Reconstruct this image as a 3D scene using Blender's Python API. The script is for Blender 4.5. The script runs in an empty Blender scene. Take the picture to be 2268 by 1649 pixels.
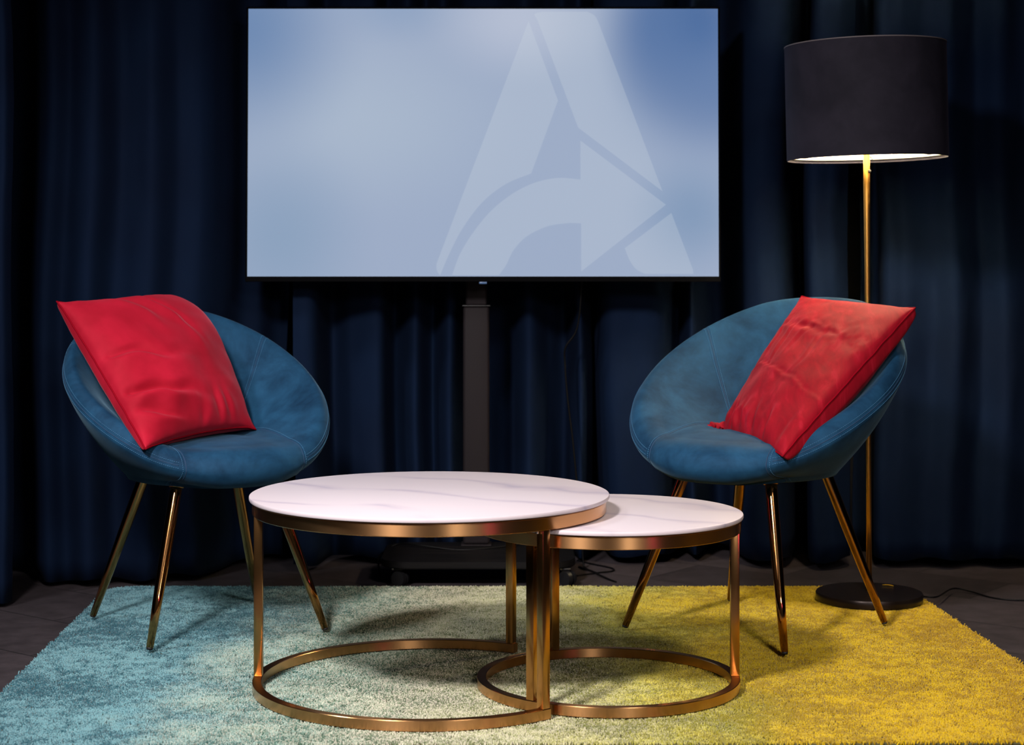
import bpy, bmesh, math, random
import numpy as np
from mathutils import Vector, Matrix, noise as mnoise
PI = math.pi
random.seed(7)
rng = np.random.default_rng(11)
scene = bpy.context.scene
col = scene.collection
F, CX, HY, H = 3950.0, 1134.0, 573.0, 0.966      # focal length (px), principal point, eye height
RUG = 0.015                                       # height of the carpet surface


def at(px, py, Y):
    return Vector(((px - CX) * Y / F, Y, H - (py - HY) * Y / F))


def xat(px, Y):
    return (px - CX) * Y / F


def srgb(r, g, b):
    def f(c):
        c /= 255.0
        return c / 12.92 if c <= 0.04045 else ((c + 0.055) / 1.055) ** 2.4
    return (f(r), f(g), f(b), 1.0)


# ------------------------------------------------------------------ objects
def tag(o, label, cat, group=None, kind=None):
    if label: o['label'] = label
    if cat: o['category'] = cat
    if group: o['group'] = group
    if kind: o['kind'] = kind
    return o


def thing(name, label, cat, loc=(0, 0, 0), rz=0.0, group=None):
    o = bpy.data.objects.new(name, None)
    col.objects.link(o)
    o.location = loc
    o.rotation_euler = (0, 0, rz)
    o.empty_display_size = 0.1
    return tag(o, label, cat, group)


def obj(name, verts, faces, m, parent=None, smooth=True, label=None):
    me = bpy.data.meshes.new(name)
    me.from_pydata([tuple(v) for v in verts], [], faces)
    me.update()
    if smooth:
        me.polygons.foreach_set('use_smooth', [True] * len(me.polygons))
    if m: me.materials.append(m)
    o = bpy.data.objects.new(name, me)
    col.objects.link(o)
    if parent: o.parent = parent
    if label: o['label'] = label
    return o


def obj_bm(name, bm, m, parent=None, smooth=True, label=None):
    me = bpy.data.meshes.new(name)
    bmesh.ops.recalc_face_normals(bm, faces=bm.faces)
    bm.to_mesh(me)
    bm.free()
    if smooth:
        me.polygons.foreach_set('use_smooth', [True] * len(me.polygons))
    if m: me.materials.append(m)
    o = bpy.data.objects.new(name, me)
    col.objects.link(o)
    if parent: o.parent = parent
    if label: o['label'] = label
    return o


def add_mod(o, typ, **kw):
    md = o.modifiers.new(typ.lower(), typ)
    for k, v in kw.items(): setattr(md, k, v)
    return md


def box_bm(bm, c, s, rz=0.0, bev=0.0, seg=2):
    r = bmesh.ops.create_cube(bm, size=1.0, matrix=Matrix.Translation(c) @ Matrix.Rotation(rz, 4, 'Z') @ Matrix.Diagonal((*s, 1)))
    if bev > 0:
        es = list({e for v in r['verts'] for e in v.link_edges})
        bmesh.ops.bevel(bm, geom=es, offset=bev, segments=seg, affect='EDGES', profile=0.5)


def tube_geo(pts, rad, n=10, cap=True):
    """sweep a circle along a polyline; rad is a number or one per point"""
    pts = [Vector(p) for p in pts]
    k = len(pts)
    if not hasattr(rad, '__len__'): rad = [rad] * k
    V, Fc = [], []
    t0 = (pts[1] - pts[0]).normalized()
    up = Vector((0, 0, 1)) if abs(t0.z) < 0.9 else Vector((1, 0, 0))
    a = t0.cross(up).normalized()
    for i, p in enumerate(pts):
        t = (pts[min(i + 1, k - 1)] - pts[max(i - 1, 0)]).normalized()
        a = (a - t * a.dot(t))
        if a.length < 1e-6: a = t.orthogonal()
        a.normalize()
        b = t.cross(a)
        for j in range(n):
            an = 2 * PI * j / n
            V.append(p + (a * math.cos(an) + b * math.sin(an)) * rad[i])
    for i in range(k - 1):
        for j in range(n):
            j2 = (j + 1) % n
            Fc.append((i * n + j, i * n + j2, (i + 1) * n + j2, (i + 1) * n + j))
    if cap:
        Fc.append(tuple(range(n - 1, -1, -1)))
        Fc.append(tuple((k - 1) * n + j for j in range(n)))
    return V, Fc


def tube(name, pts, rad, m, parent=None, n=10, label=None):
    V, Fc = tube_geo(pts, rad, n)
    o = obj(name, V, Fc, m, parent, label=label)
    return o


def spline(pts, n=12):
    """Catmull-Rom through points"""
    pts = [Vector(p) for p in pts]
    out = []
    k = len(pts)
    for i in range(k - 1):
        p0, p1, p2, p3 = pts[max(i - 1, 0)], pts[i], pts[i + 1], pts[min(i + 2, k - 1)]
        for j in range(n):
            t = j / n
            out.append(0.5 * ((2 * p1) + (p2 - p0) * t + (2 * p0 - 5 * p1 + 4 * p2 - p3) * t * t + (3 * p1 - p0 - 3 * p2 + p3) * t ** 3))
    out.append(pts[-1])
    return out


def lathe(name, prof, m, parent=None, n=96, a0=0.0, a1=2 * PI, closed=False, label=None, c=(0, 0), rx=1.0):
    """prof: list of (r, z); closed: the profile is a loop"""
    full = abs(a1 - a0 - 2 * PI) < 1e-6
    cols = n if full else n + 1
    V, Fc = [], []
    k = len(prof)
    for i in range(cols):
        a = a0 + (a1 - a0) * i / n
        for r, z in prof:
            V.append((c[0] + r * math.cos(a), c[1] + r * math.sin(a), z))
    for i in range(n):
        i2 = (i + 1) % cols
        for j in range(k if closed else k - 1):
            j2 = (j + 1) % k
            Fc.append((i * k + j, i2 * k + j, i2 * k + j2, i * k + j2))
    if closed and not full:
        Fc.append(tuple(range(k - 1, -1, -1)))
        Fc.append(tuple((cols - 1) * k + j for j in range(k)))
    bm = bmesh.new()
    bv = [bm.verts.new(v) for v in V]
    for f in Fc:
        try: bm.faces.new([bv[i] for i in f])
        except ValueError: pass
    bmesh.ops.remove_doubles(bm, verts=bm.verts, dist=1e-6)
    o = obj_bm(name, bm, m, parent, label=label)
    o.data.set_sharp_from_angle(angle=math.radians(40))
    return o


def rect_prof(r0, r1, z0, z1, b=0.0012):
    return [(r0 + b, z0), (r1 - b, z0), (r1, z0 + b), (r1, z1 - b), (r1 - b, z1), (r0 + b, z1), (r0, z1 - b), (r0, z0 + b)]


# ------------------------------------------------------------------ materials
def mat(name):
    m = bpy.data.materials.new(name)
    m.use_nodes = True
    nt = m.node_tree
    return m, nt, nt.nodes['Principled BSDF']


def nd(nt, typ, **kw):
    n = nt.nodes.new(typ)
    for k, v in kw.items():
        if k in n.bl_rna.properties.keys(): setattr(n, k, v)
        else: n.inputs[k].default_value = v
    return n


def simple(name, c, rough=0.5, metal=0.0, **kw):
    m, nt, b = mat(name)
    b.inputs['Base Color'].default_value = c
    b.inputs['Roughness'].default_value = rough
    b.inputs['Metallic'].default_value = metal
    for k, v in kw.items(): b.inputs[k].default_value = v
    return m


def ramp(nt, fac, stops, interp='LINEAR'):
    r = nt.nodes.new('ShaderNodeValToRGB')
    r.color_ramp.interpolation = interp
    el = r.color_ramp.elements
    while len(el) < len(stops): el.new(0.5)
    for e, (p, c) in zip(el, stops):
        e.position = p
        e.color = c
    nt.links.new(fac, r.inputs['Fac'])
    return r


def bump(nt, b, height, strength, dist=0.01):
    n = nd(nt, 'ShaderNodeBump')
    n.inputs['Strength'].default_value = strength
    n.inputs['Distance'].default_value = dist
    nt.links.new(height, n.inputs['Height'])
    nt.links.new(n.outputs['Normal'], b.inputs['Normal'])
    return n


def velvet(name, dark, light, sheen_col, sheen=0.5, scale=7.0, bstr=0.15, rough=0.75):
    m, nt, b = mat(name)
    tc = nd(nt, 'ShaderNodeTexCoord')
    n1 = nd(nt, 'ShaderNodeTexNoise', Scale=scale, Detail=5.0, Roughness=0.65, Distortion=0.3)
    nt.links.new(tc.outputs['Object'], n1.inputs['Vector'])
    r = ramp(nt, n1.outputs['Fac'], [(0.33, dark), (0.69, light)])
    nt.links.new(r.outputs['Color'], b.inputs['Base Color'])
    b.inputs['Roughness'].default_value = rough
    b.inputs['Specular IOR Level'].default_value = 0.15
    b.inputs['Sheen Weight'].default_value = sheen
    b.inputs['Sheen Roughness'].default_value = 0.35
    b.inputs['Sheen Tint'].default_value = sheen_col
    n2 = nd(nt, 'ShaderNodeTexNoise', Scale=900.0, Detail=2.0)
    nt.links.new(tc.outputs['Object'], n2.inputs['Vector'])
    bump(nt, b, n2.outputs['Fac'], bstr, 0.002)
    return m


M_teal = velvet('teal_velvet', srgb(2, 36, 60), srgb(25, 69, 99), srgb(150, 190, 215), 0.22, 8.0)
M_red = velvet('red_velvet', srgb(138, 2, 26), srgb(172, 18, 44), srgb(255, 150, 165), 0.22, 4.0)
# the second cover is crushed: pale streaks where the nap lies the other way
M_red2, nt, b = mat('crushed_red_velvet')
tc = nd(nt, 'ShaderNodeTexCoord')
mp = nd(nt, 'ShaderNodeMapping')
mp.inputs['Rotation'].default_value = (math.radians(12), math.radians(-36), 0)
mp.inputs['Scale'].default_value = (30.0, 12.0, 5.0)
nt.links.new(tc.outputs['Object'], mp.inputs['Vector'])
n1 = nd(nt, 'ShaderNodeTexNoise', Scale=1.0, Detail=6.0, Roughness=0.62, Distortion=0.6)
nt.links.new(mp.outputs['Vector'], n1.inputs['Vector'])
r = ramp(nt, n1.outputs['Fac'], [(0.32, srgb(112, 0, 16)), (0.55, srgb(134, 2, 22)), (0.66, srgb(150, 14, 34)), (0.76, srgb(136, 3, 24))])
nt.links.new(r.outputs['Color'], b.inputs['Base Color'])
b.inputs['Roughness'].default_value = 0.75
b.inputs['Specular IOR Level'].default_value = 0.15
b.inputs['Sheen Weight'].default_value = 0.10
b.inputs['Sheen Roughness'].default_value = 0.35
b.inputs['Sheen Tint'].default_value = srgb(255, 150, 165)
bump(nt, b, n1.outputs['Fac'], 0.16, 0.004)
M_thread = simple('stitch_thread', srgb(52, 104, 140), 0.7)
M_seam = simple('seam_cord', srgb(12, 48, 78), 0.8)
M_redseam = simple('red_seam', srgb(124, 4, 22), 0.9, 0.0, **{'Specular IOR Level': 0.05})


def gold(name, c, rough, brushed=0.0):
    m, nt, b = mat(name)
    b.inputs['Base Color'].default_value = c
    b.inputs['Metallic'].default_value = 1.0
    b.inputs['Roughness'].default_value = rough
    if brushed:
        tg = nd(nt, 'ShaderNodeTangent', direction_type='RADIAL', axis='Z')
        nt.links.new(tg.outputs['Tangent'], b.inputs['Tangent'])
        b.inputs['Anisotropic'].default_value = brushed
        b.inputs['Anisotropic Rotation'].default_value = 0.25
    return m


M_gold = gold('polished_gold', srgb(200, 145, 90), 0.11)
M_brushed = gold('brushed_gold', srgb(218, 164, 110), 0.27, 0.85)
M_leg = gold('satin_gold', srgb(206, 152, 94), 0.20)
M_pole = gold('lamp_brass', srgb(226, 170, 84), 0.32)
M_black = simple('black_plastic', srgb(16, 16, 18), 0.4)
M_blackmetal = simple('black_powder_coat', srgb(28, 24, 26), 0.6, 0.0, **{'Specular IOR Level': 0.12})
M_cable = simple('black_cable', srgb(7, 7, 8), 0.5, 0.0, **{'Specular IOR Level': 0.15})
M_steel = simple('steel_screw', srgb(190, 185, 180), 0.3, 1.0)
M_rubber = simple('dark_rubber', srgb(22, 20, 20), 0.6)

# marble
M_marble, nt, b = mat('white_marble')
tc = nd(nt, 'ShaderNodeTexCoord')
sx = nd(nt, 'ShaderNodeSeparateXYZ')
nt.links.new(tc.outputs['Object'], sx.inputs[0])
nA = nd(nt, 'ShaderNodeTexNoise', Scale=3.2, Detail=2.0, Roughness=0.4)
nt.links.new(tc.outputs['Object'], nA.inputs['Vector'])


def mth(op, a, c_):
    n = nd(nt, 'ShaderNodeMath', operation=op)
    for k, v_ in enumerate((a, c_)):
        if hasattr(v_, 'is_output'): nt.links.new(v_, n.inputs[k])
        elif v_ is not None: n.inputs[k].default_value = v_
    return n.outputs[0]


lv = mth('ADD', mth('MULTIPLY', sx.outputs['X'], 0.62), sx.outputs['Y'])
lv = mth('ADD', mth('MULTIPLY', lv, 3.6), mth('MULTIPLY', nA.outputs['Fac'], 1.5))
fr = mth('FRACT', lv, None)
ds = mth('ABSOLUTE', mth('SUBTRACT', fr, 0.5), None)
vein = ramp(nt, ds, [(0.0, srgb(160, 153, 167)), (0.035, srgb(176, 166, 174)), (0.13, srgb(188, 179, 183))])
nB = nd(nt, 'ShaderNodeTexNoise', Scale=4.0, Detail=3.0)
nt.links.new(tc.outputs['Object'], nB.inputs['Vector'])
mx = nd(nt, 'ShaderNodeMix', data_type='RGBA')
r2 = ramp(nt, nB.outputs['Fac'], [(0.44, (0, 0, 0, 1)), (0.62, (1, 1, 1, 1))])
nt.links.new(r2.outputs['Color'], mx.inputs['Factor'])
nt.links.new(vein.outputs['Color'], mx.inputs[6])
mx.inputs[7].default_value = srgb(188, 179, 183)
nt.links.new(mx.outputs[2], b.inputs['Base Color'])
b.inputs['Roughness'].default_value = 0.45

# curtain cloth
M_curtain, nt, b = mat('navy_curtain_cloth')
tc = nd(nt, 'ShaderNodeTexCoord')
n1 = nd(nt, 'ShaderNodeTexNoise', Scale=3.0, Detail=4.0)
nt.links.new(tc.outputs['Object'], n1.inputs['Vector'])
r = ramp(nt, n1.outputs['Fac'], [(0.3, srgb(9, 21, 41)), (0.7, srgb(12, 27, 50))])
nt.links.new(r.outputs['Color'], b.inputs['Base Color'])
b.inputs['Roughness'].default_value = 0.85
b.inputs['Specular IOR Level'].default_value = 0.08
b.inputs['Sheen Weight'].default_value = 0.0
n2 = nd(nt, 'ShaderNodeTexNoise', Scale=500.0, Detail=2.0)
nt.links.new(tc.outputs['Object'], n2.inputs['Vector'])
bump(nt, b, n2.outputs['Fac'], 0.25, 0.002)

# floor: dark vinyl tiles laid on the diagonal
M_floor, nt, b = mat('dark_floor_tiles')
tc = nd(nt, 'ShaderNodeTexCoord')
mp = nd(nt, 'ShaderNodeMapping')
mp.inputs['Rotation'].default_value = (0, 0, math.radians(38))
nt.links.new(tc.outputs['Object'], mp.inputs['Vector'])
br = nd(nt, 'ShaderNodeTexBrick', offset=0.5, Scale=1.0)
br.inputs['Color1'].default_value = srgb(45, 40, 43)
br.inputs['Color2'].default_value = srgb(64, 57, 60)
br.inputs['Mortar'].default_value = srgb(33, 30, 32)
br.inputs['Mortar Size'].default_value = 0.003
br.inputs['Brick Width'].default_value = 0.6
br.inputs['Row Height'].default_value = 0.3
nt.links.new(mp.outputs['Vector'], br.inputs['Vector'])
n1 = nd(nt, 'ShaderNodeTexNoise', Scale=14.0, Detail=7.0, Roughness=0.65)
nt.links.new(tc.outputs['Object'], n1.inputs['Vector'])
r = ramp(nt, n1.outputs['Fac'], [(0.3, (0.55, 0.55, 0.55, 1)), (0.7, (1.1, 1.1, 1.1, 1))])
mx = nd(nt, 'ShaderNodeMix', data_type='RGBA', blend_type='MULTIPLY')
mx.inputs['Factor'].default_value = 1.0
nt.links.new(br.outputs['Color'], mx.inputs[6])
nt.links.new(r.outputs['Color'], mx.inputs[7])
nt.links.new(mx.outputs[2], b.inputs['Base Color'])
b.inputs['Roughness'].default_value = 0.7
b.inputs['Specular IOR Level'].default_value = 0.25
bump(nt, b, n1.outputs['Fac'], 0.15, 0.003)

M_wall = simple('dark_wall_paint', srgb(40, 42, 48), 0.9)
M_ceiling = simple('dark_ceiling_paint', srgb(30, 30, 32), 0.95)

# lamp shade velvet / liner
M_shade = velvet('charcoal_velvet', srgb(22, 21, 30), srgb(34, 32, 42), srgb(120, 115, 150), 0.12, 9.0)
M_liner = simple('white_shade_liner', srgb(244, 240, 228), 0.6)
M_wire = simple('white_wire', srgb(235, 235, 225), 0.4)
M_base = simple('dark_bronze', srgb(44, 36, 32), 0.32, 0.6)
M_bulb, nt, b = mat('lit_bulb')
b.inputs['Emission Color'].default_value = (1.0, 0.80, 0.52, 1)
b.inputs['Emission Strength'].default_value = 560.0

# ------------------------------------------------------------------ setting
obj('floor', [(-4, -1.5, 0), (4, -1.5, 0), (4, 6.4, 0), (-4, 6.4, 0), (-4, -1.5, -.05), (4, -1.5, -.05), (4, 6.4, -.05), (-4, 6.4, -.05)],
    [(0, 1, 2, 3), (7, 6, 5, 4), (0, 4, 5, 1), (1, 5, 6, 2), (2, 6, 7, 3), (3, 7, 4, 0)], M_floor, smooth=False)['kind'] = 'structure'
bm = bmesh.new(); box_bm(bm, (0, 6.25, 1.4), (8, 0.1, 2.8)); obj_bm('wall_back', bm, M_wall, smooth=False)['kind'] = 'structure'
bm = bmesh.new(); box_bm(bm, (0, 2.45, 2.83), (8, 7.9, 0.06)); obj_bm('ceiling', bm, M_ceiling, smooth=False)['kind'] = 'structure'


for nm, x_ in (('wall_left', -3.95), ('wall_right', 3.95)):
    bm = bmesh.new(); box_bm(bm, (x_, 2.35, 1.4), (0.1, 7.7, 2.8)); obj_bm(nm, bm, M_wall, smooth=False)['kind'] = 'structure'


# ------------------------------------------------------------------ curtains
def curtain(knots, hem, label, seed, top=2.8, lean=0.0):
    """knots: plan path of the cloth, (x, y); the cloth hangs along it in folds"""
    path = spline([(x, y, 0) for x, y in knots], 14)
    nz = 46
    V, Fc = [], []
    k = len(path)
    rnd = random.Random(seed)
    ph = [rnd.uniform(0, 6.28) for _ in range(4)]
    ym = sum(p.y for p in path) / k
    for i, p in enumerate(path):
        for j in range(nz + 1):
            z = hem + (top - hem) * j / nz
            s = z / 2.6
            dx = 0.012 * math.sin(2.1 * z + ph[0] + 1.7 * p.x) + 0.006 * math.sin(5.3 * z + ph[1] + 4 * p.x)
            dy = 0.014 * math.sin(1.6 * z + ph[2] + 3.1 * p.x) + 0.005 * mnoise.noise(Vector((p.x * 9, z * 3.1, seed)))
            dy += 0.006 * mnoise.noise(Vector((p.x * 22, z * 11, seed + 5)))
            squeeze = 1.0 - 0.12 * s                      # the folds are gathered at the top
            y = ym + (p.y - ym) * squeeze + dy
            V.append((p.x + dx + lean * (z - 0.9), y, z + (0.006 * math.sin(p.x * 30 + ph[3]) if j == 0 else 0)))
    n1 = nz + 1
    for i in range(k - 1):
        for j in range(nz):
            Fc.append((i * n1 + j, (i + 1) * n1 + j, (i + 1) * n1 + j + 1, i * n1 + j + 1))
    o = obj('curtain', V, Fc, M_curtain)
    add_mod(o, 'SOLIDIFY', thickness=0.003, offset=0.0)
    return tag(o, label, 'curtain', 'navy curtains along the back of the stage')


def kn(l):
    return [(xat(px, Y), Y) for px, Y in l]


curtain(kn([(-150, 5.05), (-110, 4.97), (-70, 5.06), (-35, 4.97), (0, 4.93), (22, 4.98)]), 0.012,
        'narrow edge of a navy curtain at the far left, nearest the front', 1, lean=-0.018)
curtain(kn([(0, 5.50), (55, 5.46), (98, 5.24), (150, 5.27), (200, 5.22), (262, 5.30), (330, 5.26), (385, 5.34), (440, 5.36), (490, 5.47),
            (530, 5.60), (575, 5.64), (605, 5.72), (636, 5.74)]), 0.02, 'wide navy curtain hanging behind the left chair', 2)
curtain(kn([(643, 5.50), (690, 5.52), (728, 5.72), (775, 5.66), (838, 5.63), (870, 5.80), (915, 5.66), (955, 5.80), (992, 5.66), (1040, 5.82),
            (1110, 5.84), (1165, 5.66), (1212, 5.78), (1250, 5.84), (1282, 5.66), (1308, 5.82)]), 0.02,
        'navy curtain in narrow folds hanging behind the screen stand', 3)
curtain(kn([(1314, 5.90), (1345, 5.66), (1410, 5.63), (1470, 5.66), (1503, 5.84), (1535, 5.68), (1570, 5.84), (1605, 5.86), (1648, 5.64), (1700, 5.56),
            (1748, 5.60), (1770, 5.84), (1788, 5.82), (1800, 5.56), (1850, 5.54), (1888, 5.60)]), 0.03,
        'navy curtain in deep folds between the screen and the lamp pole', 4)
curtain(kn([(1892, 5.86), (1930, 5.84), (1944, 5.58), (1990, 5.55), (2050, 5.57), (2105, 5.53), (2160, 5.60), (2215, 5.54), (2270, 5.58), (2330, 5.53),
            (2420, 5.62)]), 0.03, 'smoother navy curtain at the right, behind the floor lamp', 5)

# ------------------------------------------------------------------ rug
RC = Vector((0.0, 4.355))
rug_quad = [Vector((-1.107, 3.49)), Vector((1.245, 3.53)), Vector((1.142, 5.195)), Vector((-1.172, 5.195))]


def rug_xy(u, v):
    a = rug_quad[0].lerp(rug_quad[1], u)
    c = rug_quad[3].lerp(rug_quad[2], u)
    return a.lerp(c, v)


def rug_wave(x, y):
    # the back edge lifts slightly in places, the back left corner is rounded off
    return 0.004 * math.sin(3.1 * x + 0.7) * max(0, (y - 4.9) / 0.3)


RUGM, nt, b = mat('rug_pile_fibre')
at_n = nd(nt, 'ShaderNodeAttribute', attribute_name='fibre')
nt.links.new(at_n.outputs['Color'], b.inputs['Base Color'])
b.inputs['Roughness'].default_value = 0.9
b.inputs['Specular IOR Level'].default_value = 0.1
b.inputs['Sheen Weight'].default_value = 0.15
M_rugback = simple('rug_backing', srgb(74, 72, 44), 0.95)

rug = thing('rug', 'large shaggy rug fading from teal through pale green to yellow', 'rug', (0, 4.36, 0))
nx, ny = 60, 44
V, Fc = [], []
for j in range(ny + 1):
    for i in range(nx + 1):
        p = rug_xy(i / nx, j / ny)
        V.append((p.x, p.y - 4.36, 0.009))
for j in range(ny):
    for i in range(nx):
        a = j * (nx + 1) + i
        Fc.append((a, a + 1, a + nx + 2, a + nx + 1))
o = obj('backing', V, Fc, M_rugback, rug)
add_mod(o, 'SOLIDIFY', thickness=0.005, offset=-1.0)

# pile: short tapered tufts, coloured along the rug
NT = 420000
u = rng.random(NT); v = rng.random(NT)
q = [np.array(p) for p in rug_quad]
P = ((1 - v) * (1 - u))[:, None] * q[0] + ((1 - v) * u)[:, None] * q[1] + (v * u)[:, None] * q[2] + (v * (1 - u))[:, None] * q[3]
# rounded back corners
for cq, sx_ in ((q[3], 1), (q[2], -1)):
    cc = cq + np.array([sx_ * 0.09, -0.09])
    dd = P - cc
    bad = (dd[:, 0] * sx_ < 0) & (dd[:, 1] > 0) & (np.hypot(dd[:, 0], dd[:, 1]) > 0.09)
    P[bad] = cc + dd[bad] / np.hypot(dd[bad][:, 0], dd[bad][:, 1])[:, None] * (0.09 * rng.random(bad.sum()) ** 0.5)[:, None]
# ragged outline
P += rng.normal(0, 0.0035, P.shape)


def vnoise(P, sc, seed):
    """value noise on a lattice, numpy"""
    g = np.random.default_rng(seed).random((256, 256))
    X = P * sc + 100.3
    i = np.floor(X).astype(int); f = X - i
    f = f * f * (3 - 2 * f)
    i0 = i % 256; i1 = (i + 1) % 256
    return ((g[i0[:, 0], i0[:, 1]] * (1 - f[:, 0]) + g[i1[:, 0], i0[:, 1]] * f[:, 0]) * (1 - f[:, 1]) +
            (g[i0[:, 0], i1[:, 1]] * (1 - f[:, 0]) + g[i1[:, 0], i1[:, 1]] * f[:, 0]) * f[:, 1])


big = vnoise(P, 3.2, 1) * 0.5 + vnoise(P, 8, 2) * 0.3 + vnoise(P, 22, 3) * 0.2
mid = vnoise(P, 40, 4) * 0.55 + vnoise(P, 95, 5) * 0.45
fine = rng.random(NT)
gx = (P[:, 0] + 1.15) / 2.36 + (big - 0.5) * 0.16
lin = lambda c: np.array(srgb(*c)[:3])
stops = [(0.0, (108, 154, 162)), (0.16, (110, 156, 162)), (0.28, (144, 168, 154)), (0.40, (166, 170, 142)), (0.52, (180, 180, 138)),
         (0.61, (184, 178, 80)), (0.70, (197, 170, 24)), (0.82, (203, 171, 6)), (1.0, (207, 172, 8))]
stopsd = [(0.0, (36, 84, 96)), (0.16, (42, 88, 98)), (0.28, (66, 100, 84)), (0.40, (90, 102, 72)), (0.52, (108, 114, 60)),
          (0.61, (126, 122, 22)), (0.70, (148, 122, 2)), (0.82, (155, 123, 0)), (1.0, (163, 127, 0))]
pal = lambda st: np.stack([np.interp(gx, [s[0] for s in st], [lin(s[1])[k] for s in st]) for k in range(3)], 1)
w = np.clip((mid - 0.5) * 1.7 + (big - 0.5) * 1.7 + (fine - 0.5) * 1.15 + 0.50, 0, 1)[:, None]
C = pal(stops) * w + pal(stopsd) * (1 - w)
cream = np.clip(1 - np.abs(gx - 0.40) / 0.24, 0, 1) ** 0.7 * (rng.random(NT) < 0.42)
C = C * (1 - 0.55 * cream[:, None]) + lin((214, 206, 186)) * 0.55 * cream[:, None]
hgt = 0.0050 + 0.0028 * rng.random(NT) + 0.003 * (big - 0.5)
ang = rng.random(NT) * 2 * PI
lean = rng.normal(0, 0.0016, (NT, 2)) + np.array([0.0, -0.0004])
rb, rt = 0.0019, 0.0016
vv = np.zeros((NT, 6, 3), dtype=np.float32)
for k in range(3):
    a = ang + k * 2 * PI / 3
    vv[:, k, 0] = P[:, 0] + rb * np.cos(a); vv[:, k, 1] = P[:, 1] - 4.36 + rb * np.sin(a); vv[:, k, 2] = 0.0075
    vv[:, 3 + k, 0] = P[:, 0] + lean[:, 0] + rt * np.cos(a + 0.5); vv[:, 3 + k, 1] = P[:, 1] - 4.36 + lean[:, 1] + rt * np.sin(a + 0.5)
    vv[:, 3 + k, 2] = 0.0075 + hgt
base = (np.arange(NT) * 6)[:, None]
quads = np.concatenate([base + np.array([[0, 1, 4, 3]]), base + np.array([[1, 2, 5, 4]]), base + np.array([[2, 0, 3, 5]])], 1).reshape(-1, 4)
tris = (base + np.array([[3, 4, 5]]))
me = bpy.data.meshes.new('pile')
me.vertices.add(NT * 6)
me.vertices.foreach_set('co', vv.ravel())
nl = quads.size + tris.size
me.loops.add(nl)
me.loops.foreach_set('vertex_index', np.concatenate([quads.ravel(), tris.ravel()]).astype(np.int32))
nq = len(quads); nt_ = len(tris)
me.polygons.add(nq + nt_)
starts = np.concatenate([np.arange(nq) * 4, nq * 4 + np.arange(nt_) * 3]).astype(np.int32)
me.polygons.foreach_set('loop_start', starts)
me.update(calc_edges=True)
ca = me.color_attributes.new('fibre', 'FLOAT_COLOR', 'POINT')
ca.data.foreach_set('color', np.repeat(np.concatenate([C, np.ones((NT, 1))], 1), 6, axis=0).astype(np.float32).ravel())
me.materials.append(RUGM)
o = bpy.data.objects.new('pile', me)
col.objects.link(o)
o.parent = rug
o['kind'] = 'stuff'


# ------------------------------------------------------------------ nesting tables
def nest_table(name, label, c, R, top, legs, arc):
    t = thing(name, label, 'table', (c[0], c[1], RUG))
    tz = top - RUG
    lathe('tabletop', [(0, tz - .010), (R - .003, tz - .010), (R - .0008, tz - .009), (R, tz - .007), (R, tz - .003), (R - .0008, tz - .001), (R - .003, tz), (0, tz)],
          M_marble, t, 160, label='white marble top with faint grey veins')
    rr = R - 0.007
    lathe('underside_panel', [(0, tz - .014), (rr - .019, tz - .014), (rr - .019, tz - .0105), (0, tz - .0105)], M_black, t, 96)
    band = lathe('rim_band', rect_prof(rr - 0.018, rr, tz - 0.039, tz - 0.0125), M_brushed, t, 160, closed=True)
    lathe('base_ring', rect_prof(rr - 0.02, rr, 0.0, 0.022), M_brushed, t, 160, arc[0], arc[1], closed=True)
    for a in legs:
        bm = bmesh.new()
        rm = rr - 0.0105
        z0, z1 = 0.0225, tz - 0.0395
        box_bm(bm, (rm * math.cos(a), rm * math.sin(a), (z0 + z1) / 2), (0.0195, 0.0195, z1 - z0), a, 0.0012, 2)
        lg = obj_bm('leg', bm, M_leg, t)
        lg.data.set_sharp_from_angle(angle=math.radians(35))
        for sgn in (-1, 1):
            cx = (rm - 0.002) * math.cos(a) - sgn * 0.0155 * math.sin(a)
            cy = (rm - 0.002) * math.sin(a) + sgn * 0.0155 * math.cos(a)
            bm = bmesh.new()
            bmesh.ops.create_cone(bm, cap_ends=True, segments=14, radius1=0.0042, radius2=0.0034, depth=0.006,
                                  matrix=Matrix.Translation((cx, cy, tz - 0.0425)))
            obj_bm('screw', bm, M_steel, lg, smooth=False)
    return t


T1 = nest_table('coffee_table', 'larger taller round white marble table with gold legs, left', (-0.183, 3.98), 0.40, 0.445,
                [PI, PI / 3 * 1.03, -math.radians(49.6)], (PI / 3 * 1.0, 2 * PI - math.radians(47.9)))
T2 = nest_table('coffee_table', 'smaller lower round white marble table tucked under the larger one', (0.215, 3.985), 0.30, 0.402,
                [0.0, 2 * PI / 3 * 0.95, -math.radians(127.5)], (0, 2 * PI))

# ------------------------------------------------------------------ chairs
RR, XS = 0.318, -0.06
ZB, ZS = 0.386, 0.478
CZ_S = [-1.0, -0.9, -0.78, -0.6, -0.3, 0.0, 0.35, 0.7, 1.0]
CZ_Z = [0.462, 0.468, 0.488, 0.527, 0.585, 0.637, 0.698, 0.762, 0.820]


def crest(th):
    s = -math.cos(th)
    z = sum(float(np.interp(s + k, CZ_S, CZ_Z)) for k in (-0.12, -0.06, 0, 0.06, 0.12)) / 5
    return Vector((XS + RR * math.cos(th), RR * math.sin(th), z))


def sstep(x):
    x = min(1, max(0, x))
    return x * x * (3 - 2 * x)


def inner_pt(th, u):
    c = crest(th)
    g = max(0.0, (u - 0.34) / 0.66)
    g = (g * g / (g + 0.16)) * 1.16
    if c.z < ZS: g = sstep(u) ** 4
    z = ZS + (c.z - ZS) * g
    return Vector((c.x * u, c.y * u, z))


NIN, NRO, NOUT = 26, 8, 16
UA = 0.80


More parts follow.
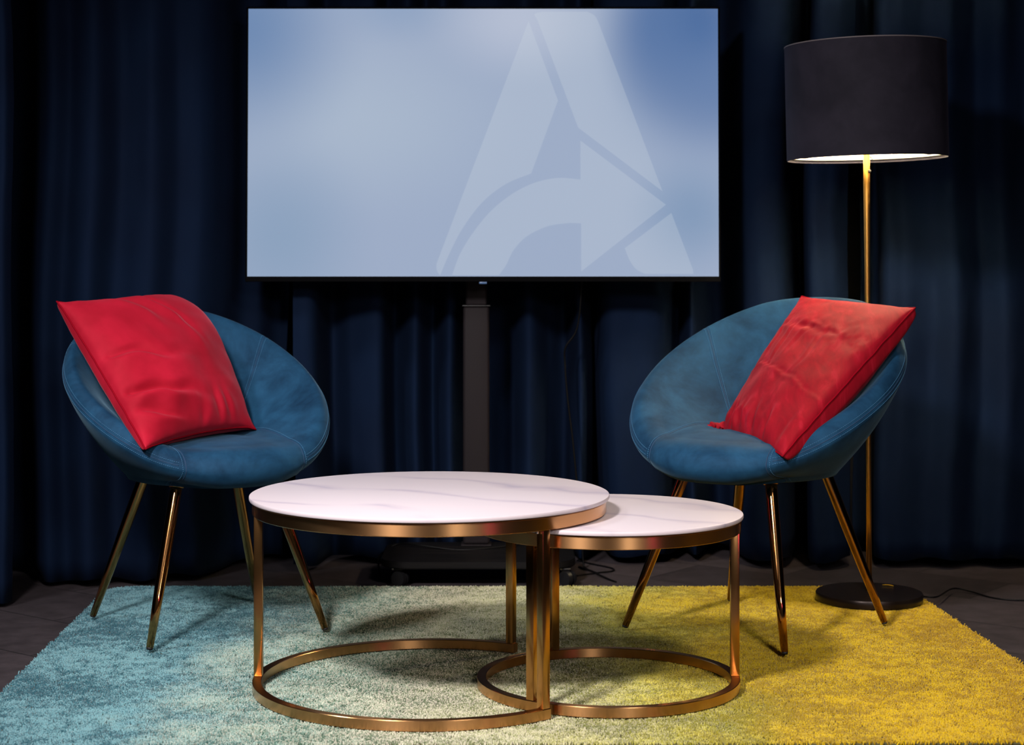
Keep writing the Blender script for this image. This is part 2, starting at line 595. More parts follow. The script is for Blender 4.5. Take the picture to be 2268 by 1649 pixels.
def profile(th):
    """points from the seat centre over the padded rim down to the underside"""
    c = crest(th)
    d = Vector((math.cos(th), math.sin(th), 0))
    Z = Vector((0, 0, 1))
    fb = sstep((math.cos(th) - 0.62) / 0.30)            # 1 across the open front
    pts = [inner_pt(th, i / NIN * UA) for i in range(NIN + 1)]
    a = pts[-1]
    out = c + d * 0.026 - Z * 0.040
    b1 = a.lerp(c, 0.55) + Z * (0.006 * (1 - fb) + 0.001 * fb)
    top = c + d * 0.001 + Z * (0.003 * (1 - fb) - 0.002 * fb)
    o1 = c + d * 0.020 - Z * (0.014 + 0.004 * fb)
    mid = spline([pts[-2], a, b1, top, o1, out, out - Z * 0.02 - d * 0.008], 5)[6:26]
    pts += mid
    # outer shell down to the rounded bottom edge
    bcx = 0.012
    bed = Vector((bcx + 0.212 * math.cos(th), 0.212 * math.sin(th), ZB + 0.014))
    bulge = d * 0.010 - Z * 0.010
    sh = [out.lerp(bed, t) + bulge * (4 * t * (1 - t)) for t in [i / NOUT for i in range(1, NOUT + 1)]]
    pts += sh
    pts += [Vector((bcx + 0.205 * math.cos(th), 0.205 * math.sin(th), ZB + 0.004)), Vector((bcx + 0.190 * math.cos(th), 0.190 * math.sin(th), ZB))]
    pts += [Vector((bcx + r * math.cos(th), r * math.sin(th), ZB)) for r in (0.14, 0.07, 0.0)]
    return pts


NTH = 144
prof = [profile(2 * PI * i / NTH) for i in range(NTH)]
NP = len(prof[0])
I_OUT = NIN + 20                    # index of the outer stitch line
I_BOT = NP - 5


def build_chair_surface():
    """the whole upholstered surface as a bmesh with two scalar fields per vertex"""
    bm = bmesh.new()
    lf = bm.verts.layers.float.new('F')
    ls = bm.verts.layers.float.new('S')
    lt = bm.verts.layers.float.new('T')
    grid = [[bm.verts.new(prof[i][j]) for j in range(NP)] for i in range(NTH)]
    fs = {}
    for i in range(NTH):
        i2 = (i + 1) % NTH
        for j in range(NP - 1):
            bm.faces.new((grid[i][j], grid[i][j + 1], grid[i2][j + 1], grid[i2][j]))
    for i in range(NTH):
        for j in range(NP):
            v = grid[i][j]
            x, y, z = v.co
            w = 0.159
            x0 = 0.03
            f = abs(y) - w if x > x0 else math.hypot(x - x0, y) - w
            if j > I_BOT:                # the underside is its own panel
                f = 1.0
            elif j > NIN + 6 and x < 0.10:
                f = 1.0
            v[lf] = f
            v[ls] = j
            th = 2 * PI * i / NTH
            v[lt] = th if th <= PI else th - 2 * PI
    return bm, lf, ls, lt


def iso_lines(bm, fn, keep):
    """segments where fn(vert)=0 on faces passing keep(face); chained into polylines with normals"""
    segs = []
    for f in bm.faces:
        if not keep(f): continue
        pts = []
        vs = f.verts
        n = len(vs)
        for k in range(n):
            a, c = vs[k], vs[(k + 1) % n]
            fa, fc = fn(a), fn(c)
            if abs(fa - fc) > 0.8: pts = []; break
            if (fa < 0) != (fc < 0):
                t = fa / (fa - fc)
                key = (min(a.index, c.index), max(a.index, c.index))
                pts.append((key, a.co.lerp(c.co, t), a.normal.lerp(c.normal, t)))
        if len(pts) == 2: segs.append(pts)
    nb, data = {}, {}
    for p, q in segs:
        data[p[0]] = (p[1], p[2]); data[q[0]] = (q[1], q[2])
        nb.setdefault(p[0], []).append(q[0]); nb.setdefault(q[0], []).append(p[0])
    used, lines = set(), []
    starts = [k for k in nb if len(nb[k]) == 1] + list(nb)
    for s in starts:
        if s in used: continue
        ch = [s]; used.add(s)
        while True:
            nx_ = [k for k in nb[ch[-1]] if k not in used]
            if not nx_: break
            ch.append(nx_[0]); used.add(nx_[0])
        if len(ch) > 4: lines.append([(data[k][0].copy(), data[k][1].normalized()) for k in ch])
    return lines


def resample(line, step):
    out, acc = [line[0]], 0.0
    for (p, n), (q, m) in zip(line, line[1:]):
        L = (q - p).length
        if L < 1e-7: continue
        d = step - acc
        while d <= L:
            t = d / L
            out.append((p.lerp(q, t), n.lerp(m, t).normalized()))
            d += step
        acc = L - (d - step)
    return out


def stitches(lines, lift=0.0006, step=0.0052):
    V, Fc = [], []
    for ln in lines:
        rs = resample(ln, step)
        for (p, n), (q, m) in zip(rs, rs[1:]):
            v, f = tube_geo([p + n * lift, p.lerp(q, 0.66) + n * lift], 0.00062, 5)
            o_ = len(V)
            V += v
            Fc += [tuple(i + o_ for i in k) for k in f]
    return V, Fc


def cords(lines, r, lift=0.0):
    V, Fc = [], []
    for ln in lines:
        rs = resample(ln, 0.006)
        if len(rs) < 3: continue
        v, f = tube_geo([p + n * lift for p, n in rs], r, 6)
        o_ = len(V)
        V += v
        Fc += [tuple(i + o_ for i in k) for k in f]
    return V, Fc


def split_faces(bm, lf):
    """cut the mesh along F = 0 so the seat panel ends on a clean curve"""
    for e in list(bm.edges):
        a, c = e.verts
        fa, fc = a[lf], c[lf]
        if abs(fa) < 1e-5 or abs(fc) < 1e-5 or abs(fa - fc) > 0.8: continue
        if (fa < 0) != (fc < 0):
            ne, nv = bmesh.utils.edge_split(e, a, fa / (fa - fc))
            nv[lf] = 0.0
    for f in list(bm.faces):
        z = [v for v in f.verts if abs(v[lf]) < 1e-5]
        if len(z) == 2 and len(f.verts) > 4:
            try: bmesh.utils.face_split(f, z[0], z[1])
            except ValueError: pass


def make_chair(label, loc, rz, sc, legturn):
    t = thing('lounge_chair', label, 'chair', (loc[0], loc[1], RUG), rz)
    bm, lf, ls, lt = build_chair_surface()
    bm.verts.index_update()
    bm.normal_update()
    ok = lambda f: True
    inner = lambda f: all(v[ls] <= NIN + 15 for v in f.verts)
    front = lambda f: all(v[ls] <= I_BOT for v in f.verts)
    outside_seat = lambda f: all(v[lf] > 0.0 for v in f.verts)
    seam_l = iso_lines(bm, lambda v: v[lf], front)
    st = iso_lines(bm, lambda v: v[lf] - 0.007, front) + iso_lines(bm, lambda v: v[lf] + 0.007, front)
    TB = math.radians(122)
    back_l, rim_l = [], []
    for s in (-1, 1):
        back_l += iso_lines(bm, lambda v: s * v[lt] - TB if abs(v[lt]) > 0.5 else -0.5, lambda f: inner(f) and outside_seat(f))
        for off in (-0.022, 0.022):
            st += iso_lines(bm, lambda v: s * v[lt] - TB - off if abs(v[lt]) > 0.5 else -0.5, lambda f: inner(f) and outside_seat(f))
    rimk = lambda f: outside_seat(f)
    rim_l = iso_lines(bm, lambda v: (v[ls] - (I_OUT - 2.5)) * 0.05, rimk)
    st += iso_lines(bm, lambda v: (v[ls] - (I_OUT - 4.0)) * 0.05, rimk) + iso_lines(bm, lambda v: (v[ls] - (I_OUT - 1.0)) * 0.05, rimk)
    # split into seat panel and shell
    split_faces(bm, lf)
    seat_bm = bm.copy()
    lf2 = seat_bm.verts.layers.float['F']
    is_seat = lambda f, l: sum(v[l] for v in f.verts) / len(f.verts) < 0 and max(v[l] for v in f.verts) < 0.5
    bmesh.ops.delete(bm, geom=[f for f in bm.faces if is_seat(f, lf)], context='FACES')
    bmesh.ops.delete(seat_bm, geom=[f for f in seat_bm.faces if not is_seat(f, lf2)], context='FACES')
    bmesh.ops.remove_doubles(bm, verts=bm.verts, dist=1e-5)
    bmesh.ops.remove_doubles(seat_bm, verts=seat_bm.verts, dist=1e-5)
    # pad the seat a little proud, falling back at its seam
    for v in seat_bm.verts:
        v.co += v.normal * (0.004 * sstep(-v[lf2] / 0.015) + 0.010 * sstep(-v[lf2] / 0.10))
    shell = obj_bm('bucket_shell', bm, M_teal, t)
    seat = obj_bm('seat', seat_bm, M_teal, t)
    for o_ in (shell, seat):
        o_.scale = (sc, sc, sc)
    v, f = cords(seam_l, 0.0016, -0.0004)
    o_ = obj('seam', v, f, M_seam, seat)
    v, f = cords(back_l + rim_l, 0.0013, -0.0005)
    o_ = obj('seam', v, f, M_seam, shell)
    v, f = stitches(st)
    o_ = obj('stitching', v, f, M_thread, shell, label='paler blue thread')
    # legs
    for sx in (-1, 1):
        for sy in (-1, 1):
            RL = Matrix.Rotation(legturn, 3, 'Z')
            top = RL @ Vector((sx * 0.126, sy * 0.126, ZB - 0.002)) * sc
            bot = RL @ Vector((sx * 0.232, sy * 0.232, 0.006)) * sc
            ax = (bot - top)
            lg = tube('leg', [top, top + ax * 0.02, top + ax * 0.33, top + ax * 0.67, bot - ax * 0.012], [0.0150, 0.0150, 0.0145, 0.0122, 0.0088], M_gold, t, 28)
            foot = tube('foot_pad', [bot - ax * 0.0125, bot - ax * 0.004, bot], [0.0082, 0.0078, 0.0065], M_rubber, lg, 16)
            # mounting collar under the shell
            pl = tube('collar', [top + Vector((0, 0, 0.0015)), top + ax * 0.012], [0.019, 0.0185], M_gold, lg, 24)
    return t


A1 = math.radians(-57)
A2 = math.radians(-126)
CH1 = make_chair('blue velvet bucket chair at the left, smooth red cushion leaning inside', (-0.792, 4.63), A1, 1.0, math.radians(-60) - A1)
CH2 = make_chair('blue velvet bucket chair in front of the floor lamp, with creased red cushion', (0.628, 4.60), A2, 1.035, math.radians(-131) - A2)


# ------------------------------------------------------------------ cushions
def cushion(label, BL, BR, TR, TL, thick, wr, seedv, ears, m, pull=(0.02, 0.02, 0.02, 0.02), blunt={}, back=(0.06, 0.25)):
    """a stuffed cover laid out between four corner points; pull: how far the left, right, bottom and top seams are drawn in"""
    BL, BR, TR, TL = map(Vector, (BL, BR, TR, TL))
    c = (BL + BR + TR + TL) / 4
    nrm = ((BR - BL) + (TR - TL)).cross((TL - BL) + (TR - BR)).normalized()
    n = 84
    t = thing('cushion', label, 'cushion', c, 0)
    sg = {'BL': (-1, -1), 'BR': (1, -1), 'TR': (1, 1), 'TL': (-1, 1)}
    cv = {'BL': BL, 'BR': BR, 'TR': TR, 'TL': TL}

    def P(u, v, side):
        a, d = (u + 1) / 2, (v + 1) / 2
        p = BL.lerp(BR, a).lerp(TL.lerp(TR, a), d)
        eu = (BR - BL).lerp(TR - TL, d).normalized()
        ev = (TL - BL).lerp(TR - BR, a).normalized()
        pu = pull[0] if u < 0 else pull[1]
        pv = pull[2] if v < 0 else pull[3]
        # seams are drawn in between the corners
        p = p - eu * (pu * u * (1 - v * v)) - ev * (pv * v * (1 - u * u))
        for k, (am, bk) in blunt.items():
            su, sv = sg[k]
            w = (max(0.0, u * su) * max(0.0, v * sv)) ** 3.5
            p = p + (c - cv[k]) * (am * w) - nrm * (bk * w)
        for k, ln in ears.items():
            su, sv = sg[k]
            w = (max(0.0, u * su) * max(0.0, v * sv)) ** 14
            p = p + (cv[k] - c).normalized() * (ln * w)
        e = max(0.0, (1 - u * u)) * max(0.0, (1 - v * v))
        h = thick * e ** 0.45 if side > 0 else back[0] * e ** back[1]
        uw = u + 0.10 * mnoise.noise(Vector((u * 2.3, v * 2.3, seedv + 11)))
        vw = v + 0.10 * mnoise.noise(Vector((u * 2.3, v * 2.3, seedv + 17)))
        h += wr(uw, vw, side) * min(1.0, e * 5)
        h += 0.006 * mnoise.noise(Vector((u * 1.8, v * 1.8, seedv + side))) * min(1, e * 4)
        # wavy seam
        wob = 0.0022 * mnoise.noise(Vector((u * 7, v * 7, seedv + 3))) * (1 - min(1, e * 8))
        return p + nrm * (h * side + wob) - c

    V, Fc, idx = [], [], {}
    ts = [math.sin(PI / 2 * (-1 + 2 * i / n)) * 0.5 + (-1 + 2 * i / n) * 0.5 for i in range(n + 1)]
    for side in (1, -1):
        for j in range(n + 1):
            for i in range(n + 1):
                edge = i in (0, n) or j in (0, n)
                if side == -1 and edge: idx[(side, i, j)] = idx[(1, i, j)]; continue
                idx[(side, i, j)] = len(V)
                V.append(P(ts[i], ts[j], side))
        for j in range(n):
            for i in range(n):
                q_ = (idx[(side, i, j)], idx[(side, i + 1, j)], idx[(side, i + 1, j + 1)], idx[(side, i, j + 1)])
                Fc.append(q_ if side == 1 else q_[::-1])
    cov = obj('cover', V, Fc, m, t)
    add_mod(cov, 'SUBSURF', levels=1, render_levels=1)
    # seam welt all round
    m_ = 60
    ring = [P(-1 + 2 * i / m_, -1, 1) for i in range(m_)] + [P(1, -1 + 2 * i / m_, 1) for i in range(m_)] + \
           [P(1 - 2 * i / m_, 1, 1) for i in range(m_)] + [P(-1, 1 - 2 * i / m_, 1) for i in range(m_ + 1)]
    tube('seam_welt', ring, 0.0022, M_redseam, t, 8)
    return t, c, P


def crease(u, v, a, b_, depth, width):
    """a shallow crease along the segment a-b (in cushion coordinates)"""
    dx, dy = b_[0] - a[0], b_[1] - a[1]
    L = math.hypot(dx, dy)
    tt = ((u - a[0]) * dx + (v - a[1]) * dy) / (L * L)
    d = ((u - a[0]) * dy - (v - a[1]) * dx) / L
    if tt < -0.25 or tt > 1.25: return 0.0
    fade = sstep((tt + 0.25) / 0.4) * sstep((1.25 - tt) / 0.9)
    return depth * fade * (-math.exp(-(d / width) ** 2) + 0.7 * math.exp(-((d - 1.9 * width) / (1.3 * width)) ** 2))


def wr1(u, v, side):
    h = 0
    if side > 0:
        h += crease(u, v, (-1.0, 0.16), (0.0, -0.12), 0.015, 0.065)
        h += crease(u, v, (-1.0, -0.36), (0.1, -0.62), 0.022, 0.06)
        h += crease(u, v, (-1.0, -0.62), (-0.3, -0.86), 0.013, 0.05)
        h += crease(u, v, (0.05, 1.0), (0.5, 0.0), 0.007, 0.05)
        h += crease(u, v, (-0.35, 1.0), (0.2, 0.25), 0.006, 0.06)
        h += crease(u, v, (0.35, -1.05), (0.30, -0.55), 0.007, 0.05)
        h += crease(u, v, (0.66, -1.05), (0.45, -0.6), 0.006, 0.05)
        h += crease(u, v, (-0.02, -1.05), (0.10, -0.66), 0.006, 0.055)
    h += 0.004 * mnoise.noise(Vector((u * 3 + v, v * 4, 4.2)))
    return h


def wr2(u, v, side):
    h = 0
    if side > 0:
        h += crease(u, v, (-1.1, -0.10), (1.1, -0.34), 0.0042, 0.018)
        h += crease(u, v, (-1.1, 0.52), (1.1, 0.30), 0.004, 0.05)
        for k, (uu, sl, ln) in enumerate(((-0.75, 0.10, 0.5), (-0.42, 0.04, 0.62), (-0.05, -0.06, 0.4), (0.28, -0.02, 0.6), (0.62, 0.05, 0.45))):
            h += crease(u, v, (uu, 0.42), (uu + sl, 0.42 - ln), 0.0035, 0.03)
            h += crease(u, v, (uu + 0.1, -1.05), (uu + 0.08 + sl, -0.62), 0.007, 0.05)
        e = math.exp(-((v - 0.45 + 0.1 * u) / 0.16) ** 2)
        h += 0.006 * e * mnoise.turbulence(Vector((u * 5, v * 8, 1.5)), 3, True)
        e = math.exp(-((v + 0.88) / 0.16) ** 2) * max(0, 0.5 - u)
        h += 0.016 * e * mnoise.noise(Vector((u * 9, v * 9, 7.5)))
    h += 0.003 * mnoise.noise(Vector((u * 4, v * 5, 9.2)))
    return h


cu1, c1, _ = cushion('smooth red velvet cushion leaning in the left chair', at(322, 992, 4.315), at(556, 944, 4.72), at(418, 640, 4.93), at(130, 670, 4.60),
                     0.080, wr1, 1.0, {'BR': 0.016, 'TL': 0.006, 'BL': 0.004}, M_red, pull=(0.004, -0.014, 0.012, 0.018), blunt={'TR': (0.12, 0.03)})
cu2, c2, P2 = cushion('creased red velvet cushion leaning in the chair under the floor lamp', at(1590, 958, 4.72), at(1734, 1008, 4.26), at(2024, 683, 4.55), at(1776, 658, 4.95),
                      0.060, wr2, 5.0, {'TR': 0.004, 'TL': 0.006, 'BR': 0.004}, M_red2, pull=(0.012, 0.002, 0.010, 0.006), blunt={'BL': (0.05, 0.0)}, back=(0.075, 0.22))
# the gathered corner of the creased cover
e0, e1 = P2(-0.93, -0.93, 1), P2(-1, -1, 1)
pts = [e0, e0.lerp(e1, 0.7), e1 + Vector((-0.010, -0.004, 0.004)), e1 + Vector((-0.020, -0.010, 0.012)), e1 + Vector((-0.030, -0.014, 0.012)), e1 + Vector((-0.034, -0.014, 0.008))]
V, Fc = tube_geo(spline(pts, 5), [0.012 + 0.003 * math.sin(i * 1.1) - 0.006 * (i / 25.0) ** 3 for i in range(26)], 14)
V = [v + v.normalized() * 0 + Vector((0.0025 * mnoise.noise(v * 90), 0.0025 * mnoise.noise(v * 90 + Vector((5, 0, 0))), 0.0025 * mnoise.noise(v * 90 + Vector((0, 5, 0))))) for v in V]
o = obj('corner_tip', V, Fc, M_red2, cu2, label='gathered corner of the cover')
add_mod(o, 'SUBSURF', levels=1, render_levels=1)

# ------------------------------------------------------------------ television
TVY = 5.42
tvc = Vector((xat(1070, TVY), TVY, H - (315 - HY) * TVY / F))
tv = thing('television', 'large flat screen showing a pale blue angular arrow emblem', 'television', tvc)
tilt = math.radians(-1.8)
px = TVY / F                                          # metres per picture dot at the screen
W2, H2 = 521 * px, 297 * px
Rt = Matrix.Rotation(tilt, 4, 'X')


def tvmesh(name, verts, faces, m, parent, smooth=False):
    return obj(name, [Rt @ Vector(v) for v in verts], faces, m, parent, smooth)


bm = bmesh.new()
bz = 0.006
M_bezel = simple('bezel_black', srgb(3, 3, 4), 0.6, 0.0, **{'Specular IOR Level': 0.03})
# body with a thin bezel
box_bm(bm, (0, 0.022, -0.004), (2 * W2 + 2 * bz, 0.036, 2 * H2 + 2 * bz + 0.010), 0, 0.003, 2)
bmesh.ops.transform(bm, matrix=Rt, verts=bm.verts)
obj_bm('housing', bm, M_bezel, tv, smooth=False)
# bezel frame
bm = bmesh.new()
for c_, s_ in (((0, 0.003, H2 + bz / 2), (2 * W2 + 2 * bz, 0.010, bz)), ((0, 0.003, -H2 - bz / 2 - 0.005), (2 * W2 + 2 * bz, 0.010, bz + 0.010)),
               ((-W2 - bz / 2, 0.003, 0), (bz, 0.010, 2 * H2 - 0.0004)), ((W2 + bz / 2, 0.003, 0), (bz, 0.010, 2 * H2 - 0.0004))):
    box_bm(bm, c_, s_, 0, 0.001, 1)
bmesh.ops.transform(bm, matrix=Rt, verts=bm.verts)
obj_bm('bezel', bm, M_bezel, tv, smooth=False)


def screen_mat(name, lift):
    m, nt, b = mat(name)
    tc = nd(nt, 'ShaderNodeTexCoord')
    cur = None

    def blob(cur, cpx, cpy, rx, ry, colr, amt):
        mp = nd(nt, 'ShaderNodeMapping', vector_type='POINT')
        x = (cpx - 1070) * px; z = (315 - cpy) * px
        mp.inputs['Scale'].default_value = (1 / (rx * px), 0.0, 1 / (ry * px))
        mp.inputs['Location'].default_value = (-x / (rx * px), 0.0, -z / (ry * px))
        nt.links.new(tc.outputs['Object'], mp.inputs['Vector'])
        ln = nd(nt, 'ShaderNodeVectorMath', operation='LENGTH')
        nt.links.new(mp.outputs['Vector'], ln.inputs[0])
        mr = nd(nt, 'ShaderNodeMapRange', interpolation_type='SMOOTHSTEP')
        mr.inputs['From Min'].default_value = 1.0
        mr.inputs['From Max'].default_value = 0.0
        mr.inputs['To Min'].default_value = 0.0
        mr.inputs['To Max'].default_value = amt
        nt.links.new(ln.outputs['Value'], mr.inputs['Value'])
        mx = nd(nt, 'ShaderNodeMix', data_type='RGBA')
        nt.links.new(mr.outputs['Result'], mx.inputs['Factor'])
        if hasattr(cur, 'is_output'): nt.links.new(cur, mx.inputs[6])
        else: mx.inputs[6].default_value = cur
        mx.inputs[7].default_value = colr
        return mx.outputs[2]

    cur = srgb(156, 171, 197)
    cur = blob(cur, 800, 270, 420, 260, srgb(166, 181, 202), 1.0)
    cur = blob(cur, 545, 60, 300, 330, srgb(108, 136, 176), 1.0)
    cur = blob(cur, 620, 520, 240, 270, srgb(138, 160, 188), 0.95)
    cur = blob(cur, 880, 10, 190, 110, srgb(140, 161, 192), 0.8)
    cur = blob(cur, 1150, 40, 240, 170, srgb(182, 191, 211), 0.9)
    cur = blob(cur, 1545, 70, 240, 300, srgb(60, 98, 152), 1.0)
    cur = blob(cur, 1450, 60, 150, 240, srgb(76, 110, 160), 0.75)
    cur = blob(cur, 1600, 190, 330, 250, srgb(98, 126, 170), 0.8)
    cur = blob(cur, 1530, 470, 170, 170, srgb(128, 152, 184), 0.9)
    mx = nd(nt, 'ShaderNodeMix', data_type='RGBA')
    mx.inputs['Factor'].default_value = lift
    nt.links.new(cur, mx.inputs[6])
    mx.inputs[7].default_value = srgb(208, 218, 226)
    b.inputs['Base Color'].default_value = (0.004, 0.004, 0.005, 1)
    b.inputs['Roughness'].default_value = 0.35
    b.inputs['Specular IOR Level'].default_value = 0.04
    nt.links.new(mx.outputs[2], b.inputs['Emission Color'])
    b.inputs['Emission Strength'].default_value = 1.0
    return m


M_screen = screen_mat('lit_screen', 0.0)
M_mark = screen_mat('lit_screen_mark', 0.2)
nxs, nzs = 8, 6
sv = [(-W2 + 2 * W2 * i / nxs, 0.0, -H2 + 2 * H2 * j / nzs) for j in range(nzs + 1) for i in range(nxs + 1)]
sf = [(j * (nxs + 1) + i, j * (nxs + 1) + i + 1, (j + 1) * (nxs + 1) + i + 1, (j + 1) * (nxs + 1) + i) for j in range(nzs) for i in range(nxs)]
screen = tvmesh('screen', sv, sf, M_screen, tv)


def zoomed(p):      # read off an enlarged view of the screen
    return ((520 + p[0] * 0.4938 - 1070) * px, (315 - p[1] * 0.4938) * px)


def mark(pts, th=0.0006):
    q_ = [zoomed(p) for p in pts]
    zmin = -H2 + 0.004
    q_ = [(x, max(zmin, z)) for x, z in q_]
    bm = bmesh.new()
    vs = [bm.verts.new(Rt @ Vector((x, -0.0012, z))) for x, z in q_]
    bm.faces.new(vs)
    bmesh.ops.triangulate(bm, faces=bm.faces)
    o_ = obj_bm('emblem_piece', bm, M_mark, screen, smooth=False)
    return o_


def arc(pts, n=8):
    return [(p.x, p.y) for p in spline([(a, c_, 0) for a, c_ in pts], n)]


mark([(1318, 92), (1450, 450), (1330, 778)] + arc([(1330, 778), (1215, 826), (1110, 908), (1022, 1025), (962, 1140), (922, 1235)])[1:] +
     arc([(922, 1235), (908, 1215), (905, 1188), (914, 1160)], 5)[1:])
mark([(1357, 85), (1540, 572), (1918, 858)] + arc([(1632, 98), (1615, 68), (1582, 50)], 5) + arc([(1380, 50), (1345, 60), (1357, 85)], 5)[:-1])
mark([(1550, 630), (1933, 918), (1553, 1217), (1553, 1002)] + arc([(1553, 1002), (1490, 1001), (1400, 1016), (1310, 1060), (1252, 1120), (1216, 1190), (1182, 1238)])[1:] +
     [(975, 1238)] + arc([(975, 1235), (1010, 1140), (1070, 1042), (1150, 945), (1250, 866), (1350, 818), (1450, 798), (1550, 805)])[1:])
mark([(1957, 955), (2053, 1208)] + [(2055, 1228), (1840, 1228)] + arc([(1840, 1228), (1800, 1208), (1770, 1168), (1748, 1113)], 6)[1:])
# little receiver with a bluish glint under the bezel
bm = bmesh.new(); box_bm(bm, (0.0, 0.006, -H2 - 0.019), (0.024, 0.012, 0.008), 0, 0.002, 2)
bmesh.ops.transform(bm, matrix=Rt, verts=bm.verts)
obj_bm('sensor', bm, simple('sensor_plastic', srgb(70, 100, 140), 0.3), tv, label='small bluish sensor')
# bracket behind the screen
bm = bmesh.new(); box_bm(bm, (-0.02, 0.055, 0.0), (0.42, 0.024, 0.40), 0, 0.002, 1)
bmesh.ops.transform(bm, matrix=Rt, verts=bm.verts)
obj_bm('mounting_plate', bm, M_black, tv, smooth=False)

# ------------------------------------------------------------------ stand of the television
SX, SY = xat(1055, 5.55), 5.555
std = thing('screen_stand', 'black rolling stand with a square post carrying the screen', 'stand', (SX, SY, 0))


def bar(name, c_, s_, m, parent, bev=0.004):
    bm = bmesh.new(); box_bm(bm, c_, s_, 0, bev, 3)
    o_ = obj_bm(name, bm, m, parent)
    o_.data.set_sharp_from_angle(angle=math.radians(50))
    return o_


bar('post_sleeve', (0, 0, 0.45), (0.082, 0.062, 0.738), M_blackmetal, std, 0.010)
bar('upper_post', (0, 0, 1.18), (0.066, 0.046, 0.72), M_blackmetal, std, 0.008)
bar('collar', (0, 0, 0.8205), (0.086, 0.066, 0.004), M_black, std, 0.001)
bar('post_foot', (0, 0, 0.0795), (0.094, 0.074, 0.004), M_blackmetal, std, 0.0015)
bar('bracket', (0.03, -0.0335, 1.33), (0.30, 0.017, 0.30), M_black, std, 0.002)
# base board: rounded outline
M_board, nt, b = mat('black_stained_board')
tc = nd(nt, 'ShaderNodeTexCoord')
mp = nd(nt, 'ShaderNodeMapping'); mp.inputs['Scale'].default_value = (2, 60, 160)
nt.links.new(tc.outputs['Object'], mp.inputs['Vector'])
n1 = nd(nt, 'ShaderNodeTexNoise', Scale=2.0, Detail=4.0)
nt.links.new(mp.outputs['Vector'], n1.inputs['Vector'])
r = ramp(nt, n1.outputs['Fac'], [(0.35, srgb(9, 8, 9)), (0.62, srgb(13, 12, 12)), (0.74, srgb(40, 34, 32))])
nt.links.new(r.outputs['Color'], b.inputs['Base Color'])
b.inputs['Roughness'].default_value = 0.55
b.inputs['Specular IOR Level'].default_value = 0.15


def rounded_outline(x0, x1, y0, y1, rad, n=10):
    out = []
    for cx, cy, a in ((x1 - rad, y1 - rad, 0), (x0 + rad, y1 - rad, 90), (x0 + rad, y0 + rad, 180), (x1 - rad, y0 + rad, 270)):
        for i in range(n + 1):
            an = math.radians(a + 90 * i / n)
            out.append((cx + rad * math.cos(an), cy + rad * math.sin(an)))
    return out


def slab(name, outl, z0, z1, m, parent, bev=0.003):
    bm = bmesh.new()
    vs = [bm.verts.new((x, y, z0)) for x, y in outl]
    f = bm.faces.new(vs)
    r = bmesh.ops.extrude_face_region(bm, geom=[f])
    bmesh.ops.translate(bm, verts=[v for v in r['geom'] if isinstance(v, bmesh.types.BMVert)], vec=(0, 0, z1 - z0))
    bm.normal_update()
    es = [e for e in bm.edges if abs(e.verts[0].co.z - e.verts[1].co.z) < 1e-6]
    bmesh.ops.bevel(bm, geom=es, offset=bev, segments=2, affect='EDGES')
    o_ = obj_bm(name, bm, m, parent)
    o_.data.set_sharp_from_angle(angle=math.radians(40))
    return o_


slab('base_board', rounded_outline(-0.280, 0.300, -0.325, 0.05, 0.085), 0.056, 0.077, M_board, std)
for cx_, cy_, ca in ((-0.228, -0.285, 62), (0.268, -0.285, 48), (-0.228, 0.005, 20), (0.268, 0.005, 75)):
    bm = bmesh.new(); box_bm(bm, (cx_, cy_, 0.0515), (0.034, 0.034, 0.008), 0, 0.003, 2)
    ca_ = obj_bm('caster', bm, M_black, std)
    bm = bmesh.new()
    turn = Matrix.Translation((cx_, cy_, 0.0)) @ Matrix.Rotation(math.radians(ca), 4, 'Z')
    for s in (-1, 1):
        bmesh.ops.create_cone(bm, cap_ends=True, segments=32, radius1=0.0240, radius2=0.0215, depth=0.013,
                              matrix=turn @ Matrix.Translation((s * 0.010, -0.010, 0.0243)) @ Matrix.Rotation(s * PI / 2, 4, 'Y'))
    w_ = obj_bm('wheel', bm, M_black, ca_)
    w_.data.set_sharp_from_angle(angle=math.radians(40))
    bm = bmesh.new()
    bmesh.ops.create_uvsphere(bm, u_segments=10, v_segments=6, radius=0.004, matrix=Matrix.Translation((cx_ - 0.012, cy_ - 0.018, 0.0535)))
    obj_bm('bolt', bm, M_steel, ca_)


# ------------------------------------------------------------------ cables
def cable(label, pts, r=0.0028):
    o_ = tube('cable', spline(pts, 10), r, M_cable)
    return tag(o_, label, 'cable')


zb = 0.0795
cable('black cable lying across the base board of the screen stand',
      [Vector((xat(842, 5.42), 5.42, 0.0035)), Vector((xat(838, 5.46), 5.46, 0.045)), at(850, 1222, 5.50), at(882, 1204, 5.53), at(930, 1207, 5.48),
       at(1000, 1216, 5.455), at(1050, 1216, 5.455), at(1120, 1209, 5.50), at(1180, 1200, 5.56), Vector((xat(1215, 5.64), 5.64, 0.06)),
       Vector((xat(1240, 5.66), 5.66, 0.0035))])
cable('thin black cable hanging from the screen in front of the curtain',
      [at(1290, 600, 5.50), at(1284, 690, 5.52), at(1275, 735, 5.53), at(1253, 768, 5.54), at(1251, 800, 5.55), at(1257, 880, 5.555), at(1268, 970, 5.56), at(1278, 1070, 5.56),
       at(1288, 1160, 5.56), Vector((xat(1292, 5.56), 5.56, 0.02)), Vector((xat(1300, 5.54), 5.54, 0.0035))], 0.003)
zf = 0.003
fl = lambda px_, py_: Vector(((px_ - CX) * (F * (H - zf) / (py_ - HY)) / F, F * (H - zf) / (py_ - HY), zf))
cable('looped black cable on the dark floor right of the stand',
      [fl(1278, 1240), fl(1310, 1248), fl(1340, 1254), fl(1358, 1259), fl(1356, 1264), fl(1330, 1267), fl(1300, 1271), fl(1278, 1274)], 0.0026)
